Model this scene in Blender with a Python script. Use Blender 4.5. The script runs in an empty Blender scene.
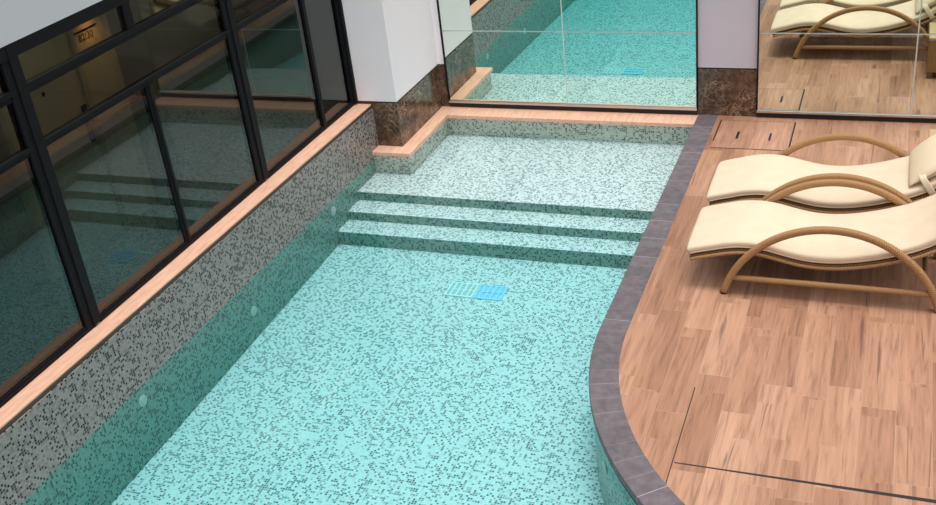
import bpy, bmesh, math, random
from mathutils import Vector, Matrix
random.seed(7)
scn = bpy.context.scene
col = scn.collection
PI = math.pi

# ------------------------------------------------------------------ helpers
def link(name, bm, mat=None, parent=None, smooth=False, bevel=0.0, seg=2):
    bmesh.ops.recalc_face_normals(bm, faces=bm.faces[:])
    me = bpy.data.meshes.new(name)
    bm.to_mesh(me); bm.free()
    if not me.uv_layers:
        box_uv(me)
    o = bpy.data.objects.new(name, me)
    col.objects.link(o)
    if mat: me.materials.append(mat)
    if parent: o.parent = parent
    if smooth:
        for p in me.polygons: p.use_smooth = True
    if bevel > 0:
        m = o.modifiers.new('bevel', 'BEVEL'); m.width = bevel; m.segments = seg
        m.limit_method = 'ANGLE'; m.angle_limit = math.radians(40)
    return o

def box_uv(me):
    """UVs in metres, projected along each face's main axis."""
    uv = me.uv_layers.new(name='UVMap')
    for p in me.polygons:
        n = p.normal
        a = max(range(3), key=lambda i: abs(n[i]))
        for li in p.loop_indices:
            c = me.vertices[me.loops[li].vertex_index].co
            uv.data[li].uv = (c.y, c.z) if a == 0 else ((c.x, c.z) if a == 1 else (c.x, c.y))

def bm_new(): return bmesh.new()

def box(bm, x0, x1, y0, y1, z0, z1):
    hexa(bm, [(x0,y0,z0),(x1,y0,z0),(x1,y1,z0),(x0,y1,z0),(x0,y0,z1),(x1,y0,z1),(x1,y1,z1),(x0,y1,z1)])

def hexa(bm, c):
    v = [bm.verts.new(p) for p in c]
    for f in ((0,3,2,1),(4,5,6,7),(0,1,5,4),(1,2,6,5),(2,3,7,6),(3,0,4,7)):
        bm.faces.new([v[i] for i in f])

def prism(bm, poly, z0, z1):
    a = [bm.verts.new((x,y,z0)) for x,y in poly]
    b = [bm.verts.new((x,y,z1)) for x,y in poly]
    n = len(poly)
    bm.faces.new(b); bm.faces.new(a[::-1])
    for i in range(n):
        bm.faces.new((a[i], a[(i+1)%n], b[(i+1)%n], b[i]))

def cyl(bm, p0, p1, r0, r1=None, n=20):
    r1 = r0 if r1 is None else r1
    p0, p1 = Vector(p0), Vector(p1)
    d = (p1-p0).normalized()
    u = d.orthogonal().normalized(); w = d.cross(u)
    A = [bm.verts.new(p0 + r0*(math.cos(t)*u+math.sin(t)*w)) for t in [2*PI*i/n for i in range(n)]]
    B = [bm.verts.new(p1 + r1*(math.cos(t)*u+math.sin(t)*w)) for t in [2*PI*i/n for i in range(n)]]
    for i in range(n): bm.faces.new((A[i],A[(i+1)%n],B[(i+1)%n],B[i]))
    bm.faces.new(A[::-1]); bm.faces.new(B)

def sweep(bm, pts, side, ry, rn, n=16, power=2.0):
    """tube along pts lying in a plane with constant 'side' axis; UV: u along, v around (metres)"""
    uvl = bm.loops.layers.uv.verify()
    pts = [Vector(p) for p in pts]; side = Vector(side).normalized()
    rings, ss, s = [], [], 0
    for i, p in enumerate(pts):
        t = (pts[min(i+1,len(pts)-1)] - pts[max(i-1,0)]).normalized()
        nn = side.cross(t).normalized()
        if i: s += (pts[i]-pts[i-1]).length
        ring = []
        for k in range(n):
            a = 2*PI*k/n
            ca, sa = math.cos(a), math.sin(a)
            ca = math.copysign(abs(ca)**(2/power), ca); sa = math.copysign(abs(sa)**(2/power), sa)
            ring.append(bm.verts.new(p + side*ry*ca + nn*rn*sa))
        rings.append(ring); ss.append(s)
    per = PI*(ry+rn)
    for i in range(len(pts)-1):
        for k in range(n):
            k2 = (k+1) % n
            f = bm.faces.new((rings[i][k], rings[i][k2], rings[i+1][k2], rings[i+1][k]))
            for lp, (u, v) in zip(f.loops, ((ss[i],k),(ss[i],k+1),(ss[i+1],k+1),(ss[i+1],k))):
                lp[uvl].uv = (u, v*per/n)
    bm.faces.new(rings[0][::-1]); bm.faces.new(rings[-1])

def tag(o, label=None, cat=None, group=None, kind=None):
    if label: o['label'] = label
    if cat: o['category'] = cat
    if group: o['group'] = group
    if kind: o['kind'] = kind
    return o

def empty(name, loc=(0,0,0), rz=0):
    o = bpy.data.objects.new(name, None); col.objects.link(o)
    o.location = loc; o.rotation_euler = (0,0,rz); o.empty_display_size = .1
    return o

# ------------------------------------------------------------------ node helper
class NT:
    def __init__(s, name):
        s.m = bpy.data.materials.new(name); s.m.use_nodes = True
        s.t = s.m.node_tree; s.t.nodes.clear()
        s.out = s.t.nodes.new('ShaderNodeOutputMaterial')
    def n(s, typ, ins=None, **kw):
        d = s.t.nodes.new(typ)
        for k, v in kw.items(): setattr(d, k, v)
        for k, v in (ins or {}).items():
            sock = d.inputs[k]
            if isinstance(v, bpy.types.NodeSocket): s.t.links.new(v, sock)
            else: sock.default_value = v
        return d
    def math(s, op, a, b=0.0, clamp=False):
        return s.n('ShaderNodeMath', {0:a, 1:b}, operation=op, use_clamp=clamp).outputs[0]
    def vm(s, op, a, b=(0,0,0)):
        return s.n('ShaderNodeVectorMath', {0:a, 1:b}, operation=op).outputs[0]
    def mix(s, f, a, b, blend='MIX'):
        d = s.n('ShaderNodeMix', data_type='RGBA', blend_type=blend)
        for i, v in ((0,f),(6,a),(7,b)):
            if isinstance(v, bpy.types.NodeSocket): s.t.links.new(v, d.inputs[i])
            else: d.inputs[i].default_value = v if i == 0 else (*v, 1)[:4]
        return d.outputs[2]
    def ramp(s, f, stops, interp='LINEAR'):
        d = s.n('ShaderNodeValToRGB', {0:f}); cr = d.color_ramp; cr.interpolation = interp
        while len(cr.elements) < len(stops): cr.elements.new(.5)
        for e, (p, c) in zip(cr.elements, stops):
            e.position = p; e.color = (*c, 1) if len(c) == 3 else c
        return d.outputs[0]
    def surf(s, color, rough=.5, bump=None, bdist=.002, bstr=1.0, metal=0.0, spec=.5, coat=0.0):
        b = s.n('ShaderNodeBsdfPrincipled')
        for k, v in (('Base Color', color), ('Roughness', rough), ('Metallic', metal), ('Specular IOR Level', spec), ('Coat Weight', coat)):
            if isinstance(v, bpy.types.NodeSocket): s.t.links.new(v, b.inputs[k])
            else: b.inputs[k].default_value = (*v, 1) if k == 'Base Color' else v
        if bump is not None:
            bp = s.n('ShaderNodeBump', {'Height': bump, 'Distance': bdist, 'Strength': bstr})
            s.t.links.new(bp.outputs[0], b.inputs['Normal'])
        s.t.links.new(b.outputs[0], s.out.inputs[0])
        return s.m
    def uv(s): return s.n('ShaderNodeUVMap').outputs[0]
    def pos(s): return s.n('ShaderNodeTexCoord').outputs['Object']

def plain(name, c, rough=.5, metal=0.0, spec=.5, noise=.0, scale=20):
    t = NT(name)
    if noise:
        nz = t.n('ShaderNodeTexNoise', {'Vector': t.pos(), 'Scale': scale, 'Detail': 4}).outputs[0]
        f = t.math('MULTIPLY_ADD', nz, 2*noise); t.t.nodes[-1].inputs[2].default_value = 1-noise
        return t.surf(t.mix(1.0, c, t.n('ShaderNodeCombineColor', {0:f,1:f,2:f}).outputs[0], 'MULTIPLY'), rough, metal=metal, spec=spec)
    return t.surf(c, rough, metal=metal, spec=spec)

def mosaic(name, stops, grout, size=.0195, gw=.40):
    """small square glass tiles, each with its own tone"""
    t = NT(name); uv = t.uv()
    q = t.n('ShaderNodeVectorMath', {0:uv, 1:(1/size,)*3}, operation='MULTIPLY').outputs[0]
    cell = t.vm('FLOOR', t.vm('ADD', q, (.37,.41,.5)))
    fr = t.vm('FRACTION', t.vm('ADD', q, (.37,.41,.5)))
    w = t.n('ShaderNodeTexWhiteNoise', {'Vector': cell}, noise_dimensions='2D').outputs['Value']
    c = t.ramp(w, stops, 'CONSTANT')
    s = t.n('ShaderNodeSeparateXYZ', {0:fr})
    e = None
    for k in (0,1):
        d = t.math('ABSOLUTE', t.math('SUBTRACT', s.outputs[k], .5))
        g = t.math('GREATER_THAN', d, gw)
        e = g if e is None else t.math('MAXIMUM', e, g)
    c = t.mix(e, c, grout)
    bump = t.math('SUBTRACT', 1.0, e)
    return t.surf(c, .22, bump=bump, bdist=.001, bstr=.25, spec=.35)

LW=(.72,.69,.68); LG=(.59,.57,.56)
mos_floor = mosaic('mosaic_white_mix', [(0,LW),(.36,(.66,.635,.625)),(.54,LG),(.64,(.36,.37,.36)),(.77,(.19,.21,.21)),(.90,(.10,.12,.125))], (.70,.67,.66), .0185)
mos_wall = mosaic('mosaic_grey_mix', [(0,(.33,.29,.265)),(.30,(.27,.24,.22)),(.52,(.22,.195,.175)),(.66,(.16,.145,.13)),(.72,(.03,.028,.026)),(.86,(.015,.014,.014))], (.29,.255,.235))
mos_pale = mosaic('mosaic_pale_mix', [(0,(.62,.62,.55)),(.30,(.55,.56,.49)),(.52,(.46,.47,.41)),(.64,(.33,.35,.30)),(.74,(.16,.16,.14)),(.88,(.08,.07,.06))], (.60,.60,.53))
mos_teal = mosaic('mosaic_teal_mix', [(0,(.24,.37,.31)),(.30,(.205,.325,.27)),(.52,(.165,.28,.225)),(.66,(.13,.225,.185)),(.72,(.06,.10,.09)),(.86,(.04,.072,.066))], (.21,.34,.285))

def wood_deck():
    t = NT('deck_wood_tile'); p = t.pos()
    W, Lb = .1965, .95
    s = t.n('ShaderNodeSeparateXYZ', {0:p})
    xs = t.math('DIVIDE', t.math('SUBTRACT', s.outputs[0], .555-.1965*4), W)
    ci = t.math('FLOOR', xs); fx = t.math('FRACT', xs)
    off = t.n('ShaderNodeTexWhiteNoise', {'W': ci}, noise_dimensions='1D').outputs['Value']
    ys = t.math('ADD', t.math('DIVIDE', s.outputs[1], Lb), off)
    ri = t.math('FLOOR', ys); fy = t.math('FRACT', ys)
    # printed staves: two per board, each with its own tone and its own butt joint
    st = t.math('FLOOR', t.math('MULTIPLY', fx, 2.0))
    col2 = t.math('ADD', t.math('MULTIPLY', ci, 2.0), st)
    off2 = t.n('ShaderNodeTexWhiteNoise', {'W': t.math('ADD', col2, 31.7)}, noise_dimensions='1D').outputs['Value']
    ys2 = t.math('ADD', t.math('DIVIDE', s.outputs[1], 1.1), off2)
    r2 = t.math('FLOOR', ys2)
    idv = t.n('ShaderNodeCombineXYZ', {0:ci, 1:ri}).outputs[0]
    idv2 = t.n('ShaderNodeCombineXYZ', {0:col2, 1:r2, 2:3.0}).outputs[0]
    w1 = t.n('ShaderNodeTexWhiteNoise', {'Vector': idv}, noise_dimensions='2D').outputs['Value']
    w2 = t.n('ShaderNodeTexWhiteNoise', {'Vector': idv2}, noise_dimensions='3D').outputs['Value']
    tone = t.math('ADD', t.math('MULTIPLY', w1, .6), t.math('MULTIPLY', w2, .4))
    base = t.ramp(tone, [(.05,(.285,.140,.082)),(.35,(.36,.185,.111)),(.65,(.415,.222,.135)),(.95,(.475,.268,.171))])
    # grain stretched along the board
    shift = t.n('ShaderNodeCombineXYZ', {0:t.math('MULTIPLY', w2, 7.0), 1:t.math('MULTIPLY', w1, 13.0), 2:t.math('MULTIPLY', w2, 5.0)}).outputs[0]
    gp = t.vm('ADD', t.vm('MULTIPLY', p, (21,1.5,1)), shift)
    g = t.n('ShaderNodeTexNoise', {'Vector': gp, 'Scale': 1.6, 'Detail': 6, 'Roughness': .62, 'Distortion': .5}).outputs[0]
    gg = t.ramp(g, [(.30,(.66,.62,.60)),(.5,(1,1,1)),(.72,(1.18,1.20,1.22))])
    c = t.mix(1.0, base, gg, 'MULTIPLY')
    # sparse dark heartwood streaks
    sp = t.vm('ADD', t.vm('MULTIPLY', p, (17,.7,1)), shift)
    sn = t.n('ShaderNodeTexNoise', {'Vector': sp, 'Scale': 1.0, 'Detail': 3, 'Roughness': .5, 'Distortion': .9}).outputs[0]
    sk = t.ramp(sn, [(.635,(0,0,0)),(.70,(1,1,1))])
    c = t.mix(t.math('MULTIPLY', sk, .72), c, (.13,.075,.055))
    # joints
    jx = t.math('LESS_THAN', fx, .016); jy = t.math('LESS_THAN', fy, .0035)
    j = t.math('MAXIMUM', jx, jy)
    c = t.mix(t.math('MULTIPLY', j, .4), c, (.50,.36,.27))
    return t.surf(c, .42, bump=t.math('SUBTRACT', 1.0, j), bdist=.001, bstr=.3, spec=.35)
deck_mat = wood_deck()

def ledge_wood():
    t = NT('ledge_wood'); p = t.pos()
    nz = t.n('ShaderNodeTexNoise', {'Vector': t.vm('MULTIPLY', p, (8,1.2,9)), 'Scale': 4, 'Detail': 5, 'Roughness': .6}).outputs[0]
    c = t.ramp(nz, [(.3,(.66,.37,.245)),(.55,(.79,.475,.335)),(.75,(.86,.555,.41))])
    return t.surf(c, .45, spec=.3)
ledge_mat = ledge_wood()
ledge_shade_mat = plain('shaded_ledge_wood', (.07,.045,.028), .5)  # shade on the ledge's front face, painted in as darker wood

def stone():
    t = NT('grey_coping_stone'); uv = t.uv()
    s = t.n('ShaderNodeSeparateXYZ', {0:uv})
    q = t.math('DIVIDE', s.outputs[0], .152)
    pid = t.n('ShaderNodeTexWhiteNoise', {'W': t.math('FLOOR', q)}, noise_dimensions='1D').outputs['Value']
    jq = t.math('LESS_THAN', t.math('FRACT', q), .035)
    bright = t.math('MULTIPLY', jq, t.math('POWER', pid, 2.2))
    nz = t.n('ShaderNodeTexNoise', {'Vector': t.pos(), 'Scale': 14, 'Detail': 6, 'Roughness': .65}).outputs[0]
    c = t.ramp(nz, [(.3,(.095,.080,.089)),(.5,(.130,.111,.120)),(.72,(.172,.149,.159))])
    f = t.math('MULTIPLY_ADD', pid, .22); t.t.nodes[-1].inputs[2].default_value = .89
    c = t.mix(1.0, c, t.n('ShaderNodeCombineColor', {0:f,1:f,2:f}).outputs[0], 'MULTIPLY')
    c = t.mix(bright, c, (.42,.40,.41))
    return t.surf(c, .55, bump=nz, bdist=.002, bstr=.2, spec=.3)
stone_mat = stone()

def marble():
    t = NT('dark_brown_marble'); p = t.pos()
    d = t.n('ShaderNodeTexNoise', {'Vector': p, 'Scale': 5, 'Detail': 5}).outputs['Color']
    pd = t.vm('ADD', p, t.vm('MULTIPLY', d, (.35,.35,.35)))
    v = t.n('ShaderNodeTexVoronoi', {'Vector': pd, 'Scale': 13}, feature='DISTANCE_TO_EDGE').outputs[0]
    vein = t.ramp(v, [(0,(1,1,1)),(.035,(.3,.3,.3)),(.09,(0,0,0))])
    nz = t.n('ShaderNodeTexNoise', {'Vector': p, 'Scale': 9, 'Detail': 7, 'Roughness': .7}).outputs[0]
    c = t.ramp(nz, [(.3,(.034,.019,.012)),(.5,(.095,.055,.034)),(.75,(.25,.155,.095))])
    nv = t.n('ShaderNodeTexNoise', {'Vector': p, 'Scale': 4, 'Detail': 3}).outputs[0]
    fac = t.math('MULTIPLY', vein, t.math('MULTIPLY', t.ramp(nv, [(.36,(0,0,0)),(.60,(1,1,1))]), .8))
    c = t.mix(fac, c, (.52,.36,.25))
    return t.surf(c, .16, spec=.5)
marble_mat = marble()

white_paint = plain('white_plaster', (.95,.90,.93), .7, spec=.2, noise=.02, scale=3)
grey_paint = plain('mauve_grey_plaster', (.65,.60,.66), .65, spec=.2, noise=.02, scale=3)
soffit_paint = plain('pale_grey_plaster', (.66,.655,.69), .7, spec=.2, noise=.02, scale=3)
frame_mat = plain('black_aluminium', (.009,.009,.011), .55, spec=.14)
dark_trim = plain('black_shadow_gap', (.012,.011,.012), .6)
seam_mat = plain('silver_seam', (.80,.82,.82), .5)
steel = plain('brushed_steel', (.62,.61,.60), .28, metal=1.0)
beige = plain('beige_lacquer', (.50,.46,.34), .5, noise=.03, scale=4)
beige_dark = plain('beige_panel', (.40,.37,.28), .5, noise=.03, scale=4)
grey_panel = plain('grey_cupboard_wall', (.26,.27,.25), .6, noise=.03, scale=4)
int_floor = plain('grey_interior_floor', (.16,.15,.13), .5, noise=.1, scale=6)
black_metal = plain('black_metal', (.01,.01,.01), .4)
white_plastic = plain('white_plastic', (.82,.86,.86), .35)
blue_plastic = plain('blue_plastic', (.30,.56,.74), .35)

def mirror():
    t = NT('mirror_glass')
    g = t.n('ShaderNodeBsdfGlossy', {'Color': (.82,.92,.84,1), 'Roughness': 0.0})
    t.t.links.new(g.outputs[0], t.out.inputs[0]); return t.m
mirror_mat = mirror()

def schlick(t, f0):
    lw = t.n('ShaderNodeLayerWeight', {'Blend': .5}).outputs['Facing']
    p5 = t.math('POWER', lw, 5.0)
    f = t.math('MULTIPLY_ADD', p5, 1-f0); t.t.nodes[-1].inputs[2].default_value = f0
    return f

def glass(name, f0, c):
    t = NT(name)
    tr = t.n('ShaderNodeBsdfTransparent', {'Color': (*c,1)})
    gl = t.n('ShaderNodeBsdfGlossy', {'Color': (.93,.97,.95,1), 'Roughness': 0.0})
    mx = t.n('ShaderNodeMixShader', {0: schlick(t, f0), 1: tr.outputs[0], 2: gl.outputs[0]})
    t.t.links.new(mx.outputs[0], t.out.inputs[0]); return t.m
glass_mat = glass('tinted_window_glass', .07, (.46,.48,.45))
upper_glass_mat = glass('antireflection_window_glass', .004, (.52,.53,.50))

def water():
    t = NT('pool_water')
    tr = t.n('ShaderNodeBsdfTransparent', {'Color': (1,1,1,1)})
    gl = t.n('ShaderNodeBsdfGlossy', {'Color': (1,1,1,1), 'Roughness': .02})
    nz = t.n('ShaderNodeTexNoise', {'Vector': t.pos(), 'Scale': 2.2, 'Detail': 2}).outputs[0]
    bp = t.n('ShaderNodeBump', {'Height': nz, 'Distance': .004, 'Strength': .3})
    t.t.links.new(bp.outputs[0], gl.inputs['Normal'])
    fr = t.n('ShaderNodeFresnel', {'IOR': 1.33}).outputs[0]
    mx = t.n('ShaderNodeMixShader', {0: fr, 1: tr.outputs[0], 2: gl.outputs[0]})
    t.t.links.new(mx.outputs[0], t.out.inputs[0])
    d = WATER_DENSITY
    va = t.n('ShaderNodeVolumeAbsorption', {'Color': WATER_COLOR, 'Density': d})
    t.t.links.new(va.outputs[0], t.out.inputs['Volume'])
    return t.m
WATER_DENSITY = 1.0
WATER_COLOR = (.40,.925,.945,1)
water_mat = water()

def cushion():
    t = NT('cream_canvas'); uv = t.uv()
    nz = t.n('ShaderNodeTexNoise', {'Vector': t.vm('MULTIPLY', uv, (1.2,1.2,1)), 'Scale': 6, 'Detail': 4}).outputs[0]
    c = t.ramp(nz, [(.3,(.67,.535,.385)),(.7,(.72,.58,.425))])
    s = t.n('ShaderNodeSeparateXYZ', {0:uv})
    seam = t.math('LESS_THAN', t.math('ABSOLUTE', t.math('SUBTRACT', t.math('FRACT', t.math('DIVIDE', s.outputs[0], .24)), .5)), .025)
    h = t.math('SUBTRACT', t.math('MULTIPLY', nz, .6), t.math('MULTIPLY', seam, .35))
    return t.surf(c, .8, bump=h, bdist=.012, bstr=.35, spec=.15)
cushion_mat = cushion()
pillow_mat = plain('cream_pillow_cloth', (.72,.60,.415), .8, spec=.15, noise=.04, scale=12)
strap_mat = plain('cream_strap_cloth', (.76,.65,.47), .8, spec=.15)

def wicker(name, a, b, pitch=.016):
    t = NT(name); uv = t.uv()
    s = t.n('ShaderNodeSeparateXYZ', {0:uv})
    q = t.math('DIVIDE', s.outputs[0], pitch)
    row = t.math('FRACT', t.math('MULTIPLY', t.math('FLOOR', t.math('DIVIDE', s.outputs[1], .016)), .5))
    ph = t.math('MULTIPLY', t.math('ADD', q, row), 2*PI)
    h = t.math('MULTIPLY_ADD', t.math('SINE', ph), .5); t.t.nodes[-1].inputs[2].default_value = .5
    nz = t.n('ShaderNodeTexNoise', {'Vector': uv, 'Scale': 60, 'Detail': 2}).outputs[0]
    c = t.mix(t.math('MULTIPLY', t.math('ADD', h, nz), .55), a, b)
    return t.surf(c, .45, bump=h, bdist=.004, bstr=.9, spec=.3)
wicker_mat = wicker('honey_wicker', (.20,.095,.034), (.56,.315,.14))
wicker_dark = wicker('brown_wicker', (.10,.055,.026), (.22,.125,.06), .02)
piping_mat = plain('tan_piping', (.58,.43,.27), .7)

# ------------------------------------------------------------------ pool outline
Y0, RC = -3.9, 2.48              # where the straight coping turns into the arc, and its radius
CX = RC
def outline(off, ymax=0.0, xr=6.0, step=2.0):
    """pool side edge of the deck shifted by off into the deck: straight, arc, straight to the right"""
    pts = [(off, ymax)]
    n = 14
    for i in range(1, n+1): pts.append((off, ymax + (Y0-ymax)*i/n))
    a = 0.0
    while a < 90:
        a += step
        r = math.radians(a)
        pts.append((CX - (RC-off)*math.cos(r), Y0 - (RC-off)*math.sin(r)))
    pts.append((xr, Y0-(RC-off)))
    return pts

# ---- deck (floor)
bm = bm_new()
prism(bm, outline(.194) + [(6.0, 0.0)], -.06, 0.0)
floor = link('floor', bm, deck_mat); tag(floor, 'wood-look plank deck beside the pool', kind='structure')

# expansion joint in the deck: a long black slot
bm = bm_new()
y = -5.205
hexa(bm, [(.765,y-.008,-.01),(6,y-.05,-.01),(6,y+.03,-.01),(.765,y,-.01),(.765,y-.008,.0012),(6,y-.05,.0012),(6,y+.03,.0012),(.765,y,.0012)])
tag(link('trim_1', bm, dark_trim), 'black expansion joint across the plank deck', kind='structure')
bm = bm_new(); box(bm, .751, .757, -5.50, -4.47, -.01, .0008)
tag(link('trim_2', bm, dark_trim), 'thin dark joint between two deck planks', kind='structure')

# ---- coping
bm = bm_new(); uvl = bm.loops.layers.uv.verify()
A, B = outline(0.0, -.0), outline(.194, -.0)
s = 0; S = [0]
for i in range(1, len(A)):
    ma = ((A[i][0]+B[i][0])/2, (A[i][1]+B[i][1])/2); mb = ((A[i-1][0]+B[i-1][0])/2, (A[i-1][1]+B[i-1][1])/2)
    S.append(S[-1] + math.hypot(ma[0]-mb[0], ma[1]-mb[1]))
rows = []
for (ax, ay), (bx, by) in zip(A, B):
    rows.append([bm.verts.new(p) for p in ((ax,ay,-.045),(ax,ay,-.004),(ax+(bx-ax)*.02,ay+(by-ay)*.02,.002),(bx,by,.002),(bx,by,-.045))])
for i in range(len(A)-1):
    for k in range(4):
        f = bm.faces.new((rows[i][k], rows[i+1][k], rows[i+1][k+1], rows[i][k+1]))
        vv = (0,.04,.05,.24,.28)
        for lp, u, v in zip(f.loops, (S[i],S[i+1],S[i+1],S[i]), (vv[k],vv[k],vv[k+1],vv[k+1])): lp[uvl].uv = (u, v)
    f = bm.faces.new((rows[i][4], rows[i+1][4], rows[i+1][0], rows[i][0]))
bm.faces.new(rows[0]); bm.faces.new(rows[-1][::-1])
tag(link('trim_3', bm, stone_mat), 'grey stone coping along the curved pool edge', kind='structure')

# ---- curved pool side wall under the coping
bm = bm_new(); uvl = bm.loops.layers.uv.verify()
A, B = outline(.022, -.2, 6.0), outline(.10, -.2, 6.0)
s = 0
prev = None
for i in range(len(A)):
    cur = [bm.verts.new(p) for p in ((*A[i],-1.0),(*A[i],-.044),(*B[i],-.044),(*B[i],-1.0))]
    if prev:
        ds = math.hypot(A[i][0]-A[i-1][0], A[i][1]-A[i-1][1])
        for k in range(4):
            f = bm.faces.new((prev[k], cur[k], cur[(k+1)%4], prev[(k+1)%4]))
            vv = (-1.0,-.044,.034,.9,1.0)
            for lp, u, v in zip(f.loops, (s,s+ds,s+ds,s), (vv[k],vv[k],vv[k+1],vv[k+1])): lp[uvl].uv = (u, v)
        s += ds
    else: bm.faces.new(cur)
    prev = cur
bm.faces.new(prev[::-1])
tag(link('wall_pool_right', bm, mos_teal), 'curved mosaic pool wall under the grey coping', kind='structure')

# ---- black strip standing in for the shaded front face of the coping
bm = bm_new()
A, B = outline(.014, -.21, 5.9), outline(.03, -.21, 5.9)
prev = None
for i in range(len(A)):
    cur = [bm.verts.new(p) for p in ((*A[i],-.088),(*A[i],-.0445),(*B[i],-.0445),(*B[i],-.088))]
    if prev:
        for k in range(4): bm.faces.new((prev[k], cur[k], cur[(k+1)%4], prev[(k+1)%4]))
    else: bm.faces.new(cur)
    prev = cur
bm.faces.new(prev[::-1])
tag(link('coping_shade_strip', bm, dark_trim), 'black strip painted as shade between the grey coping and the water', kind='structure')

# ---- pool floor (sloping), shelf, steps
bm = bm_new()
def zf(y): return -.548 + (y+2.17)*.0337
hexa(bm, [(-3.1,-9.6,-1.0),(6,-9.6,-1.0),(6,-2.1,-1.0),(-3.1,-2.1,-1.0),(-3.1,-9.6,zf(-9.6)),(6,-9.6,zf(-9.6)),(6,-2.1,zf(-2.1)),(-3.1,-2.1,zf(-2.1))])
tag(link('floor_pool', bm, mos_floor), 'sloping white mosaic pool floor', kind='structure')

def step(y0, y1, z0, z1, label):
    """white mosaic tread; the riser has the teal mosaic mix of the submerged wall bands"""
    bm = bm_new(); box(bm, -3.05, .06, y0, y1, z0, z1)
    o = link('floor_step', bm, mos_floor)
    o.data.materials.append(mos_teal)
    for p in o.data.polygons:
        if abs(p.normal.y) > .5: p.material_index = 1
    return tag(o, label, kind='structure')
step(-1.67, -.1, -1.0, -.237, 'wide shallow mosaic shelf at the end of the pool')
step(-1.92, -1.66, -1.0, -.326, 'upper mosaic step below the shallow shelf')
step(-2.17, -1.91, -1.0, -.412, 'lowest mosaic step above the pool floor')

# ---- pool walls
bm = bm_new(); hexa(bm, [(-3.28,-9.6,-.092),(-3.03,-9.6,-.092),(-2.998,-1.05,-.092),(-3.28,-1.05,-.092),(-3.28,-9.6,.402),(-3.03,-9.6,.402),(-2.998,-1.05,.402),(-3.28,-1.05,.402)])
tag(link('wall_pool_left', bm, mos_wall), 'tall grey mosaic pool wall below the windows', kind='structure')
bm = bm_new(); hexa(bm, [(-3.28,-9.6,-1.0),(-3.03,-9.6,-1.0),(-2.998,-1.05,-1.0),(-3.28,-1.05,-1.0),(-3.28,-9.6,-.092),(-3.03,-9.6,-.092),(-2.998,-1.05,-.092),(-3.28,-1.05,-.092)])
tag(link('wall_pool_left_submerged', bm, mos_teal), 'teal mosaic band of the left pool wall below the waterline', kind='structure')
bm = bm_new(); box(bm, -3.02, -2.612, -1.226, -.05, -1.0, -.04)
tag(link('wall_pool_corner', bm, mos_pale), 'mosaic pool corner jutting out below the white pillar', kind='structure')
bm = bm_new(); box(bm, -2.63, .05, -.205, -.05, -1.0, -.04)
tag(link('wall_pool_back', bm, mos_pale), 'pale mosaic pool wall below the mirror', kind='structure')

# ---- wooden ledges
bm = bm_new()
def ledge(z0, z1, o): hexa(bm, [(-3.28,-9.6,z0),(-3.045+o,-9.6,z0),(-3.008+o,-1.093,z0),(-3.24,-1.093,z0),(-3.28,-9.6,z1),(-3.045+o,-9.6,z1),(-3.008+o,-1.093,z1),(-3.24,-1.093,z1)])
ledge(.430, .443, .0)
top = link('trim_4', bm, ledge_mat, bevel=.002)
tag(top, 'long pale wooden ledge under the window wall', kind='structure')
bm = bm_new(); ledge(.400, .430, .004)
link('shaded_edge', bm, ledge_shade_mat, top)  # front face of the ledge, its shade put into the colour
bm = bm_new()
prism(bm, [(-2.998,-1.25),(-2.588,-1.25),(-2.588,-.242),(.0,-.242),(.0,.0),(-2.74,.0),(-2.74,-1.08),(-2.998,-1.08)], -.04, .0)
tag(link('trim_5', bm, ledge_mat, bevel=.003), 'low pinkish wooden ledge running round the pillar and below the mirror', kind='structure')

# ------------------------------------------------------------------ pillar and back wall
def two_face_block(name, x0, x1, y0, y1, z0, z1, m, label, bevel=.002):
    bm = bm_new(); box(bm, x0, x1, y0, y1, z0, z1)
    return tag(link(name, bm, m, bevel=bevel), label, kind='structure')
two_face_block('wall_pillar', -3.24, -2.728, -1.092, .3, .472, 3.0, white_paint, 'white plastered pillar at the corner of the pool')
two_face_block('trim_6', -3.20, -2.736, -1.082, .3, .455, .4725, dark_trim, 'black shadow line between pillar plaster and marble')
two_face_block('baseboard_pillar', -3.20, -2.731, -1.089, .3, -.04, .4555, marble_mat, 'dark brown marble base of the white pillar')
two_face_block('wall_back', -2.74, .57, .004, .3, .487, 3.0, grey_paint, 'mauve grey plastered back wall between the mirrors')
two_face_block('wall_back_white', -2.729, -2.60, -.001, .2, .472, 3.0, white_paint, 'narrow white plaster strip between pillar and mirror')
two_face_block('trim_7', -2.74, .57, .010, .3, .474, .4872, dark_trim, 'black shadow line above the marble wall base')
two_face_block('baseboard_back', -2.74, .57, .0, .3, -.06, .4745, marble_mat, 'dark brown marble base of the back wall')
two_face_block('wall_back_right', .565, 6.0, .045, .3, -.06, 3.0, grey_paint, 'back wall behind the deck mirror')

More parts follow.
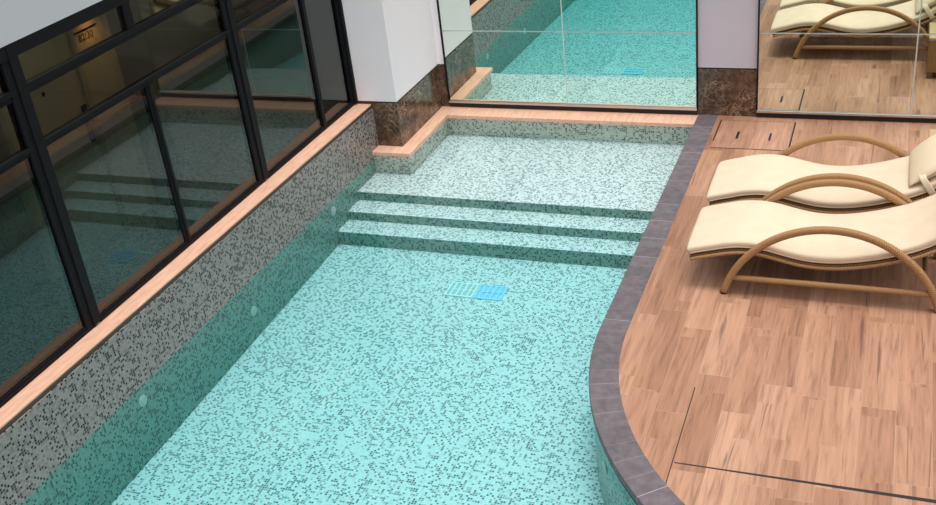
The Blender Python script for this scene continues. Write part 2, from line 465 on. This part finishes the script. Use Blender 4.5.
# ------------------------------------------------------------------ wall mirrors
def wall_mirror(name, xs, zs, label, zb=.064, right_frame=True):
    root = empty(name, ((xs[0]+xs[-1])/2, 0.0, 0.0)); tag(root, label, 'mirror')
    ox = root.location.x
    for i in range(len(xs)-1):
        for k in range(len(zs)-1):
            bm = bm_new(); g = .0062
            box(bm, xs[i]-ox+g, xs[i+1]-ox-g, -.012, -.004, zs[k]+g, zs[k+1]-g)
            link('mirror_panel', bm, mirror_mat, root)
    bm = bm_new(); box(bm, xs[0]-ox, xs[-1]-ox, -.004, .03, zb+.01, zs[-1])
    link('backing_board', bm, seam_mat, root)
    bm = bm_new()
    box(bm, xs[0]-ox-.006, xs[-1]-ox+.006, -.03, .0, zb-.012, zb+.012)
    link('bottom_rail', bm, steel, root, bevel=.004)
    for x in (xs[0]-ox-.009, xs[-1]-ox+.0):
        bm = bm_new(); box(bm, x, x+.012, -.028, .03, zb-.01, zs[-1])
        link('side_rail', bm, frame_mat, root, bevel=.002)
    bm = bm_new(); box(bm, xs[0]-ox-.004, xs[-1]-ox+.004, -.012, .0, .002, zb-.012)
    link('plinth', bm, dark_trim, root)
    return root
wall_mirror('wall_mirror', [-2.637,-1.33,-.012], [.068,.839,1.75,2.6], 'tall wall mirror at the end of the pool reflecting turquoise water')
wall_mirror('wall_mirror', [.566,1.941,3.30,4.66], [.068,.839,1.75,2.6], 'wall mirror beside the loungers reflecting the wooden deck')

# ------------------------------------------------------------------ hatch in the deck corner
root = empty('access_hatch', (.59,-.45,0)); tag(root, 'wooden access hatch with two finger slots let into the deck corner', 'hatch')
def hb(name, x0, x1, y0, y1, z0, z1, m, bevel=0):
    bm = bm_new(); box(bm, x0-.59, x1-.59, y0+.45, y1+.45, z0, z1); return link(name, bm, m, root, bevel=bevel)
def hatch_mat(name, k, ang=0):
    t = NT(name); p = t.pos()
    nz = t.n('ShaderNodeTexNoise', {'Vector': t.vm('MULTIPLY', p, (18,1.6,1)), 'Scale': 1.7, 'Detail': 6, 'Roughness': .65, 'Distortion': .6}).outputs[0]
    c = t.ramp(nz, [(.3,tuple(v*k*.72 for v in (.46,.245,.155))),(.5,tuple(v*k for v in (.46,.245,.155))),(.72,tuple(v*k*1.2 for v in (.48,.28,.19)))])
    return t.surf(c, .42, spec=.35)
hm1, hm2 = hatch_mat('hatch_wood_warm', .80), hatch_mat('hatch_wood_pale', .95)
hb('lid', .252, .592, -.775, -.125, .0, .004, hm1, .001); hb('lid', .596, .928, -.775, -.125, .0, .004, hm2, .001)
hb('gap_seal', .240, .250, -.62, -.115, -.01, .003, dark_trim); hb('gap_seal', .930, .944, -.785, -.115, -.01, .003, dark_trim)
hb('gap_seal', .245, .94, -.784, -.777, -.01, .002, dark_trim); hb('gap_seal', .245, .94, -.122, -.116, -.01, .002, dark_trim)
for x, y in ((.448,-.475), (.745,-.49)):
    hb('finger_slot', x-.010, x+.008, y-.085, y+.085, .0015, .0046, black_metal)
    hb('slot_lip', x+.008, x+.015, y-.085, y+.085, .0015, .0062, steel)

# ------------------------------------------------------------------ windows on the left
def XW(y): return -3.18
def fbar(bm, y0, y1, z0, z1, d0, d1):
    a, b = XW(y0), XW(y1)
    hexa(bm, [(a+d0,y0,z0),(a+d1,y0,z0),(b+d1,y1,z0),(b+d0,y1,z0),(a+d0,y0,z1),(a+d1,y0,z1),(b+d1,y1,z1),(b+d0,y1,z1)])
ZB, ZM, ZT, ZH = .443, 1.766, 2.130, 2.429     # sill, middle rail, transom rail, head
def window(n, ya, yb, low_div, top_div, full_div, label, wide=True):
    root = empty('window_%d' % n, (0,0,0)); tag(root, label, kind='structure')
    bm = bm_new()
    fbar(bm, ya, yb, ZB, ZB+.026, -.06, .010); fbar(bm, ya, yb, ZB+.026, ZB+.040, -.055, .0)
    fbar(bm, ya, yb, ZH-.085, ZH, -.06, .012)
    for z, h in ((ZM,.026), (ZT,.033)):
        fbar(bm, ya, yb, z-h, z+h, -.055, -.002)
        fbar(bm, ya, yb, z+h*.1, z+h, -.002, .010)
    link('rail', bm, frame_mat, root, bevel=.003)
    for y in low_div:
        bm = bm_new(); fbar(bm, y-.028, y+.028, ZB+.03, ZM-.026, -.055, -.002); fbar(bm, y-.004, y+.028, ZB+.03, ZM-.026, -.002, .008)
        link('mullion', bm, frame_mat, root, bevel=.003)
    for y in top_div:
        bm = bm_new(); fbar(bm, y-.045, y+.04, ZT+.033, ZH-.085, -.055, .0)
        link('mullion', bm, frame_mat, root, bevel=.003)
    for y in full_div:
        bm = bm_new(); fbar(bm, y-.028, y+.022, ZB+.02, ZH-.02, -.055, .010); link('mullion', bm, frame_mat, root, bevel=.003)
    w = .085 if wide else .035
    bm = bm_new()                                                    # the stile on the far side of the bay
    we = w*.6 if wide else .03
    fbar(bm, yb-w, yb+we, ZB+.022, ZH, -.06, .006); fbar(bm, yb-w*.3, yb+we, ZB+.022, ZH, .006, .018 if wide else .036)
    link('stile', bm, frame_mat, root, bevel=.003)
    def panes(div, z0, z1, m=glass_mat):
        e = [ya] + sorted(div) + [yb]
        for a, b in zip(e[:-1], e[1:]):
            bm = bm_new(); xm = XW((a+b)/2); box(bm, xm-.018, xm-.012, a+.004, b-.004, z0+.003, z1-.003); link('pane', bm, m, root)
    panes(list(low_div)+list(full_div), ZB+.02, ZM); panes(list(full_div), ZM, ZT, upper_glass_mat); panes(list(top_div)+list(full_div), ZT, ZH-.04, upper_glass_mat)
window(1, -9.6, -7.48, [-8.5], [-8.5], [], 'black framed window bay nearest the camera')
window(2, -7.42, -5.205, [-6.3], [-6.3], [], 'black framed window bay at the left edge of the photo')
window(3, -5.155, -2.89, [-4.05], [-4.06], [], 'black framed window bay with the beige door behind it')
window(4, -2.84, -1.125, [], [], [-1.745], 'black framed window bay beside the white pillar, reflecting the pool', False)

bm = bm_new(); fbar(bm, -9.6, -1.09, ZH, 3.4, -.12, .012)
tag(link('wall_left', bm, soffit_paint), 'pale grey plaster wall above the black windows', kind='structure')

# ------------------------------------------------------------------ room behind the glass
XI = -4.6
bm = bm_new(); box(bm, XI-.1, XI, -9.7, 1.5, -.1, 2.8)
tag(link('wall_interior', bm, grey_panel), 'grey green inner wall of the room behind the windows', kind='structure')
bm = bm_new(); box(bm, XI, -3.3, -9.7, 1.5, -.2, .02)
tag(link('floor_interior', bm, int_floor), 'dark floor of the room behind the windows', kind='structure')
bm = bm_new(); box(bm, XI-.1, -3.33, -9.7, 1.5, 2.62, 2.72)
tag(link('ceiling_interior', bm, beige_dark), 'ceiling of the room behind the windows', kind='structure')
bm = bm_new(); box(bm, XI, -3.3, .4, .5, 0, 2.7)
tag(link('wall_interior_end', bm, grey_panel), 'far end wall of the room behind the windows', kind='structure')
bm = bm_new(); box(bm, XI, -3.3, -9.8, -9.7, 0, 2.7)
tag(link('wall_interior_near', bm, grey_panel), 'near end wall of the room behind the windows', kind='structure')
# door
root = empty('door_1', (XI, -3.65, .02)); tag(root, 'beige door with a black lock plate seen through the window', kind='structure')
def db(name, y0, y1, z0, z1, d0, d1, m, par, bevel=.003):
    bm = bm_new(); box(bm, d0, d1, y0+3.65, y1+3.65, z0-.02, z1-.02); return link(name, bm, m, par, bevel=bevel)
leaf = db('door_leaf', -4.10, -3.19, .02, 2.2, .0, .03, beige, root)
db('door_frame', -3.185, -3.13, .02, 2.26, .0, .05, beige_dark, root); db('door_frame', -4.16, -4.105, .02, 2.26, .0, .05, beige_dark, root)
db('lock_plate', -3.275, -3.215, .90, 1.23, .03, .042, black_metal, root)
db('handle', -3.36, -3.225, 1.15, 1.175, .06, .075, black_metal, root); db('handle', -3.24, -3.225, 1.15, 1.175, .04, .07, black_metal, root)
bm = bm_new(); cyl(bm, (.03,.013,1.455), (.036,.013,1.455), .018); link('peephole', bm, black_metal, root)
# panel with room number
bm = bm_new(); box(bm, XI, XI+.02, -3.12, -2.66, .02, 2.6)
tag(link('wall_panel', bm, beige), 'beige wall panel beside the door carrying the room number', kind='structure')
root = empty('room_number', (XI+.0195, -2.93, 1.80)); tag(root, 'black room number 82/30 under an orange downlight behind the glass', 'sign')
cu = bpy.data.curves.new('number_text', 'FONT'); cu.body = '82/30'; cu.size = .085; cu.space_character = 1.05; cu.extrude = .001; cu.align_x = 'CENTER'
to = bpy.data.objects.new('number_text', cu); col.objects.link(to)
bpy.context.view_layer.update()
me = bpy.data.meshes.new_from_object(to.evaluated_get(bpy.context.evaluated_depsgraph_get()))
bpy.data.objects.remove(to); bpy.data.curves.remove(cu)
me.transform(Matrix.Diagonal((.92,1,1,1)))
me.transform(Matrix.Rotation(PI/2, 4, 'Z') @ Matrix.Rotation(PI/2, 4, 'X'))
me.materials.clear(); me.materials.append(black_metal)
digits = bpy.data.objects.new('digits', me); col.objects.link(digits); digits.parent = root; digits.location = (.0015, -.04, -.088)
bm = bm_new(); box(bm, .0, .008, -.20, .11, -.010, .001); link('bar', bm, black_metal, root)
# downlight
root = empty('downlight', (XI+.10, -2.93, 1.935)); tag(root, 'small orange downlight on the panel above the room number', 'lamp')
bm = bm_new(); cyl(bm, (0,0,0), (0,0,.10), .045, .04); link('housing', bm, black_metal, root)
bm = bm_new(); box(bm, -.10, -.03, -.02, .02, .03, .07); link('bracket', bm, black_metal, root)
t = NT('orange_lamp'); em = t.n('ShaderNodeEmission', {'Color': (1,.45,.13,1), 'Strength': 2}); t.t.links.new(em.outputs[0], t.out.inputs[0])
bm = bm_new(); cyl(bm, (0,0,-.004), (0,0,.0), .035); link('bulb', bm, t.m, root)
lt = bpy.data.lights.new('downlight_beam', 'SPOT'); lt.energy = 9; lt.color = (1,.42,.12); lt.spot_size = 2.2; lt.spot_blend = .8; lt.shadow_soft_size = .10
lo = bpy.data.objects.new('downlight_beam', lt); col.objects.link(lo); lo.location = (XI+.10, -2.93, 1.925)
for yy in (-7.4, -4.4, -1.9):  # unseen fill lights added to brighten the room behind the glass
    lt = bpy.data.lights.new('interior_fill', 'AREA'); lt.energy = 9; lt.shape = 'RECTANGLE'; lt.size = .5; lt.size_y = 1.6; lt.color = (1,.93,.80)
    lo = bpy.data.objects.new('interior_fill', lt); col.objects.link(lo); lo.location = (-3.95, yy, 2.60)
# cream recess with a brown bar, seen through the second transom
root = empty('wall_niche', (XI, -1.85, 1.4)); tag(root, 'cream wall niche with a brown bar high behind the glass', 'niche')
bm = bm_new(); box(bm, 0, .03, -.16, .75, .19, .60); link('back_panel', bm, plain('cream_lit_panel', (.78,.70,.48), .6), root)
bm = bm_new(); hexa(bm, [(.03,-.16,.35),(.06,-.16,.35),(.06,.20,.19),(.03,.20,.19),(.03,-.16,.39),(.06,-.16,.39),(.06,.27,.19),(.03,.27,.19)]); link('bar', bm, plain('brown_bar', (.20,.13,.06), .5), root)
lt = bpy.data.lights.new('niche_lamp', 'SPOT'); lt.energy = 14; lt.spot_size = 1.2; lt.spot_blend = .6; lt.shadow_soft_size = .05; lt.color = (1,.92,.72)
lo = bpy.data.objects.new('niche_lamp', lt); col.objects.link(lo); lo.location = (XI+.45, -1.65, 2.5); lo.rotation_euler = (Vector((XI,-1.65,1.75))-Vector((XI+.45,-1.65,2.5))).to_track_quat('-Z','Y').to_euler()

# ------------------------------------------------------------------ pool fittings
root = empty('floor_drain', (-1.41,-2.735,zf(-2.735))); tag(root, 'white and blue drain grate on the pool floor below the steps', 'drain')
sl = math.atan(.0337)
root.rotation_euler = (sl, 0, 0)
def grate(x0, x1, m, mf, name):
    bm = bm_new(); y0, y1 = -.105, .105; w = .014
    box(bm, x0, x1, y0, y0+w, 0, .012); box(bm, x0, x1, y1-w, y1, 0, .012); box(bm, x0, x0+w, y0+w, y1-w, 0, .012); box(bm, x1-w, x1, y0+w, y1-w, 0, .012)
    f = link(name, bm, mf, root, bevel=.002)
    n = 5
    for i in range(1, n):
        x = x0 + (x1-x0)*i/n
        bm = bm_new(); box(bm, x-.006, x+.006, y0+w, y1-w, 0, .011); link('bar', bm, mf, f)
    bm = bm_new(); box(bm, x0+w, x1-w, -.004, .004, 0, .0115); link('bar', bm, mf, f)
    bm = bm_new(); box(bm, x0+w, x1-w, y0+w, y1-w, -.01, .003); link('insert', bm, m, f)
grate(-.258, -.005, plain('pale_green_insert', (.42,.50,.48), .5), white_plastic, 'grate')
grate(.005, .255, blue_plastic, plain('pale_blue_plastic', (.45,.70,.86), .35), 'grate')

inlet_mat = plain('pale_grey_inlet_plastic', (.46,.54,.50), .4)
def nozzle(p, n, label, r=.045):
    root = empty('pool_nozzle', p); tag(root, label, 'nozzle', 'pale water inlets in the pool walls')
    n = Vector(n).normalized()
    bm = bm_new(); cyl(bm, (0,0,0), n*.005, r, r*.93, 28); link('flange', bm, inlet_mat, root, bevel=.002)
    bm = bm_new(); cyl(bm, n*.005, n*.008, r*.55, r*.5, 20); link('jet', bm, inlet_mat, root)
nozzle((-3.002,-2.17,-.196), (1,0,0), 'pale round inlet in the left pool wall beside the steps')
nozzle((-3.008,-3.688,-.357), (1,0,0), 'pale round inlet midway along the left pool wall, under water')
nozzle((-3.013,-5.163,-.197), (1,0,0), 'pale round inlet in the left pool wall nearest the camera')
nozzle((-2.612,-.70,-.16), (1,0,0), 'round inlet in the tiled corner below the marble pillar', .028)
a = math.radians(28)
nozzle((CX-(RC-.022)*math.cos(a), Y0-(RC-.022)*math.sin(a), -.25), (-math.cos(a),-math.sin(a)*-1*-1,0), 'pale inlet in the curved pool wall under the grey coping')

# ------------------------------------------------------------------ water
bm = bm_new()
pts = outline(.06, -.15, 5.9)
prism(bm, [(-3.06,-9.55),(-3.06,-.15)] + pts + [(5.9,-9.55)], -.97, -.092)
w = link('pool_water', bm, water_mat)
tag(w, 'clear turquoise water filling the mosaic pool', 'water', kind='stuff')

# ------------------------------------------------------------------ loungers
PROF = [(.50,.262),(.56,.283),(.67,.312),(.76,.335),(.84,.347),(.93,.349),(1.03,.337),(1.13,.313),(1.23,.291),(1.33,.278),(1.44,.277),(1.55,.288),(1.66,.309),(1.76,.335),(1.86,.366),(1.95,.398),(2.03,.436),(2.11,.482),(2.20,.545),(2.30,.625),(2.40,.712),(2.48,.785)]
LX = 1.46
def catmull(P, n=4):
    out = []
    for i in range(len(P)-1):
        p0, p1, p2, p3 = P[max(i-1,0)], P[i], P[i+1], P[min(i+2,len(P)-1)]
        for k in range(n):
            t = k/n
            out.append(tuple(.5*((2*p1[j])+(-p0[j]+p2[j])*t+(2*p0[j]-5*p1[j]+4*p2[j]-p3[j])*t*t+(-p0[j]+3*p1[j]-3*p2[j]+p3[j])*t**3) for j in (0,1)))
    out.append(P[-1]); return out
CP = catmull([(x-LX, z) for x, z in PROF])

def profile_normals(P):
    N = []
    for i in range(len(P)):
        a, b = P[max(i-1,0)], P[min(i+1,len(P)-1)]
        t = Vector((b[0]-a[0], b[1]-a[1])).normalized(); N.append((-t.y, t.x))
    return N
CN = profile_normals(CP)

def slab(bm, hw, lo, hi, i0=0, i1=None, edge=.02, rows=7, crown=.0, power=4.0):
    """rounded slab following the wave; UV u along, v across"""
    uvl = bm.loops.layers.uv.verify()
    idx = list(range(i0, (i1 or len(CP))))
    s, rings = 0, []
    n = 28
    mid, half = (lo+hi)/2, (hi-lo)/2
    L = len(idx)
    for q, i in enumerate(idx):
        if q: s += math.hypot(CP[i][0]-CP[i-1][0], CP[i][1]-CP[i-1][1])
        ends = min(1.0, math.sqrt(max(0.0, 1-(1-min(1, (q+.35)/2.2))**2)), math.sqrt(max(0.0, 1-(1-min(1, (L-1-q+.35)/2.2))**2)))
        ring = []
        for k in range(n):
            a = 2*PI*k/n + PI/n
            ca, sa = math.cos(a), math.sin(a)
            y = hw*math.copysign(abs(ca)**(2/(power*2.2)), ca); h = math.copysign(abs(sa)**(2/power), sa)*half*(.45+.55*ends)
            h += mid
            if sa > 0: h += crown*(1-(y/hw)**2)
            ring.append((bm.verts.new((CP[i][0]+CN[i][0]*h, y, CP[i][1]+CN[i][1]*h)), s, y))
        rings.append(ring)
    for a, b in zip(rings[:-1], rings[1:]):
        for k in range(n):
            k2 = (k+1) % n
            f = bm.faces.new((a[k][0], a[k2][0], b[k2][0], b[k][0]))
            for lp, r in zip(f.loops, (a[k],a[k2],b[k2],b[k])): lp[uvl].uv = (r[1], r[2])
    bm.faces.new([v[0] for v in rings[0]][::-1]); bm.faces.new([v[0] for v in rings[-1]])

def arch_pts(n=56):
    R, zc = .728, -.168
    a0 = math.asin(.168/R)
    return [(-R*math.cos(a0+(PI-2*a0)*i/n), zc+R*math.sin(a0+(PI-2*a0)*i/n)) for i in range(n+1)]

def make_lounger():
    root = empty('sun_lounger')
    for sy in (-1, 1):
        bm = bm_new(); sweep(bm, [(x, sy*.372, z) for x, z in arch_pts()], (0,1,0), .025, .026, 16, 2.6)
        ar = link('arch', bm, wicker_mat, root, smooth=True)
        for sx in (-1, 1):
            bm = bm_new(); cyl(bm, (sx*.708,sy*.372,0), (sx*.705,sy*.372,.014), .028, .027); link('foot_cap', bm, black_metal, ar)
        bm = bm_new(); sweep(bm, [(-.640+1.28*i/20, sy*.372, .132) for i in range(21)], (0,1,0), .020, .021, 12)
        link('stretcher', bm, wicker_mat, root, smooth=True)
    bm = bm_new(); slab(bm, .330, -.036, -.004, power=6); link('platform', bm, wicker_dark, root, smooth=True)
    for sy in (-1, 1):
        bm = bm_new(); sweep(bm, [(x-n[0]*.034, sy*.334, z-n[1]*.034) for (x, z), n in zip(CP, CN)], (0,1,0), .012, .013, 12)
        link('side_rail', bm, wicker_mat, root, smooth=True)
    for x in (-.60, .60):                                            # cross bars joining the two arches
        z = .30
        bm = bm_new(); sweep(bm, [(x, -.372+.744*i/8, z-.045) for i in range(9)], (1,0,0), .016, .016, 10)
        link('cross_bar', bm, wicker_dark, root, smooth=True)
    bm = bm_new(); slab(bm, .334, -.002, .062, 0, None, crown=.012)
    mt = link('mattress', bm, cushion_mat, root, smooth=True)
    for sy in (-1, 1):
        bm = bm_new(); sweep(bm, [(x+n[0]*.010, sy*.331, z+n[1]*.010) for (x, z), n in list(zip(CP, CN))[1:-1]], (0,1,0), .006, .006, 8)
        link('piping', bm, piping_mat, mt, smooth=True)
    bm = bm_new()
    sweep(bm, [(-.955,-.325,.262),(-.962,-.331,.235),(-.958,-.334,.205),(-.952,-.332,.175)], (0,1,0), .004, .0015, 8)
    link('tie', bm, strap_mat, mt)
    return root

def add_pillow(root):
    """flat head cushion lying across the backrest, tied down by a strap over each side of the mattress"""
    i = min(range(len(CP)), key=lambda j: abs(CP[j][0]-(2.155-LX)))
    (x, z), n = CP[i], CN[i]
    t = Vector((n[1], 0, -n[0])); N = Vector((n[0], 0, n[1]))
    c = Vector((x, 0, z)) + N*.112
    bm = bm_new(); nu, nv = 30, 22; rings = []
    for a in range(nu+1):
        v = -1 + 2*a/nu
        e = max(0.0, 1-abs(v)**4)**.5
        ring = []
        for b in range(nv):
            th = 2*PI*b/nv
            ct, st = math.cos(th), math.sin(th)
            ct2 = math.copysign(abs(ct)**1.15, ct)
            y = .315*v*(1-.05*ct*ct)
            ring.append(bm.verts.new(c + Vector((0, y, 0)) + t*(.20*ct2) + N*(.058*st*(e*.92+.08)*(1-.35*ct**4) + .010*(1-e)*ct)))
        rings.append(ring)
    for a, b in zip(rings[:-1], rings[1:]):
        for k in range(nv): bm.faces.new((a[k], a[(k+1)%nv], b[(k+1)%nv], b[k]))
    bm.faces.new(rings[0][::-1]); bm.faces.new(rings[-1])
    pl = link('pillow', bm, pillow_mat, root, smooth=True)
    for sy in (-1, 1):
        bm = bm_new()
        o = -.085
        q = [(.27,.028),(.315,.008),(.328,-.012),(.338,-.045),(.344,-.08),(.346,-.115),(.340,-.145)]
        sweep(bm, [c + t*o + Vector((0, sy*y, 0)) + N*h for y, h in q], t, .024, .003, 10, 6)
        link('strap', bm, strap_mat, pl, smooth=True)

def copy_tree(o, parent=None):
    c = o.copy(); col.objects.link(c)
    if parent: c.parent = parent
    for ch in list(o.children): copy_tree(ch, c)
    return c
l1 = make_lounger(); l1.location = (LX, -2.932, 0)
l2 = copy_tree(l1); l2.location = (LX, -2.088, 0)
add_pillow(l2)
GR = 'wicker sun loungers side by side on the deck'
tag(l1, 'wicker arch sun lounger with cream mattress nearest the camera, in front of the other lounger', 'sun lounger', GR)
tag(l2, 'wicker arch sun lounger with a strapped pillow, standing nearer the mirror', 'sun lounger', GR)

# ------------------------------------------------------------------ wicker side table at the right edge
root = empty('side_table', (2.30,-1.42,0)); tag(root, 'low square wicker side table between the far lounger and the mirror', 'side table')
bm = bm_new(); box(bm, -.225,.225,-.245,.245,.06,.395); link('body', bm, wicker('table_wicker', (.22,.12,.05), (.42,.25,.11), .02), root, bevel=.01)
bm = bm_new(); box(bm, -.232,.232,-.252,.252,.395,.425); link('table_top', bm, wicker('table_top_wicker', (.42,.30,.14), (.62,.47,.26), .02), root, bevel=.006)
for sx in (-1,1):
    for sy in (-1,1):
        bm = bm_new(); box(bm, sx*.20-.025, sx*.20+.025, sy*.22-.025, sy*.22+.025, 0, .06); link('leg', bm, wicker_dark, root, bevel=.004)

# ------------------------------------------------------------------ light
FILL_LOBE = 1.0                      # ramp colours may not exceed 1
w = bpy.data.worlds.new('sky'); scn.world = w; w.use_nodes = True
nt = w.node_tree; nt.nodes.clear()
tc = nt.nodes.new('ShaderNodeTexCoord'); sx = nt.nodes.new('ShaderNodeSeparateXYZ'); rp = nt.nodes.new('ShaderNodeValToRGB')
bg = nt.nodes.new('ShaderNodeBackground'); ou = nt.nodes.new('ShaderNodeOutputWorld')
nt.links.new(tc.outputs['Generated'], sx.inputs[0]); nt.links.new(sx.outputs[2], rp.inputs[0]); nt.links.new(rp.outputs[0], bg.inputs[0]); nt.links.new(bg.outputs[0], ou.inputs[0])
cr = rp.color_ramp
cr.elements[0].position = .0; cr.elements[0].color = (.025,.025,.026,1)
cr.elements[1].position = .95; cr.elements[1].color = (.72,.71,.725,1)
e = cr.elements.new(.22); e.color = (.045,.045,.046,1)
e = cr.elements.new(.5); e.color = (.36,.355,.36,1)
dt = nt.nodes.new('ShaderNodeVectorMath'); dt.operation = 'DOT_PRODUCT'; dt.inputs[1].default_value = Vector((.42,-.50,.80)).normalized()  # fill lobe added to the sky to brighten the white pillar
nt.links.new(tc.outputs['Generated'], dt.inputs[0])
r2 = nt.nodes.new('ShaderNodeValToRGB'); nt.links.new(dt.outputs['Value'], r2.inputs[0])
r2.color_ramp.interpolation = 'EASE'
r2.color_ramp.elements[0].position = .74; r2.color_ramp.elements[0].color = (0,0,0,1)
r2.color_ramp.elements[1].position = .97; r2.color_ramp.elements[1].color = (FILL_LOBE,FILL_LOBE*.985,FILL_LOBE,1)
ad = nt.nodes.new('ShaderNodeMix'); ad.data_type = 'RGBA'; ad.blend_type = 'ADD'; ad.clamp_result = False; ad.inputs[0].default_value = 1
nt.links.new(rp.outputs[0], ad.inputs[6]); nt.links.new(r2.outputs[0], ad.inputs[7]); nt.links.new(ad.outputs[2], bg.inputs[0])
bg.inputs[1].default_value = 1.38
sun = bpy.data.lights.new('daylight_from_skylight', 'SUN'); sun.energy = 2.1; sun.angle = math.radians(22); sun.color = (1,.985,.96)
so = bpy.data.objects.new('daylight_from_skylight', sun); col.objects.link(so); so.location = (0,-3,8)
so.rotation_euler = Vector((.06,.0,1)).to_track_quat('Z','Y').to_euler()

# ------------------------------------------------------------------ camera
cam = bpy.data.cameras.new('camera'); co = bpy.data.objects.new('camera', cam); col.objects.link(co)
cam.sensor_fit = 'HORIZONTAL'; cam.sensor_width = 36; cam.lens = 1075.18/936*36; cam.clip_start = .05; cam.clip_end = 200
R = Vector((0.93191108,0.34692728,-0.10575064)); U = Vector((-0.07971193,0.4803636,0.87343965)); F = Vector((-0.3538188,0.8055385,-0.47531041))
co.matrix_world = Matrix(((R.x,U.x,-F.x,1.74696),(R.y,U.y,-F.y,-9.99854),(R.z,U.z,-F.z,4.1),(0,0,0,1)))
scn.camera = co
vs = scn.view_settings
vs.view_transform = 'Standard'; vs.look = 'None'; vs.gamma = 1.0; vs.use_curve_mapping = False; vs.exposure = 0.07
cy = scn.cycles
cy.use_denoising = True; cy.max_bounces = 12; cy.transparent_max_bounces = 16; cy.caustics_reflective = True; cy.caustics_refractive = False; cy.sample_clamp_indirect = 6
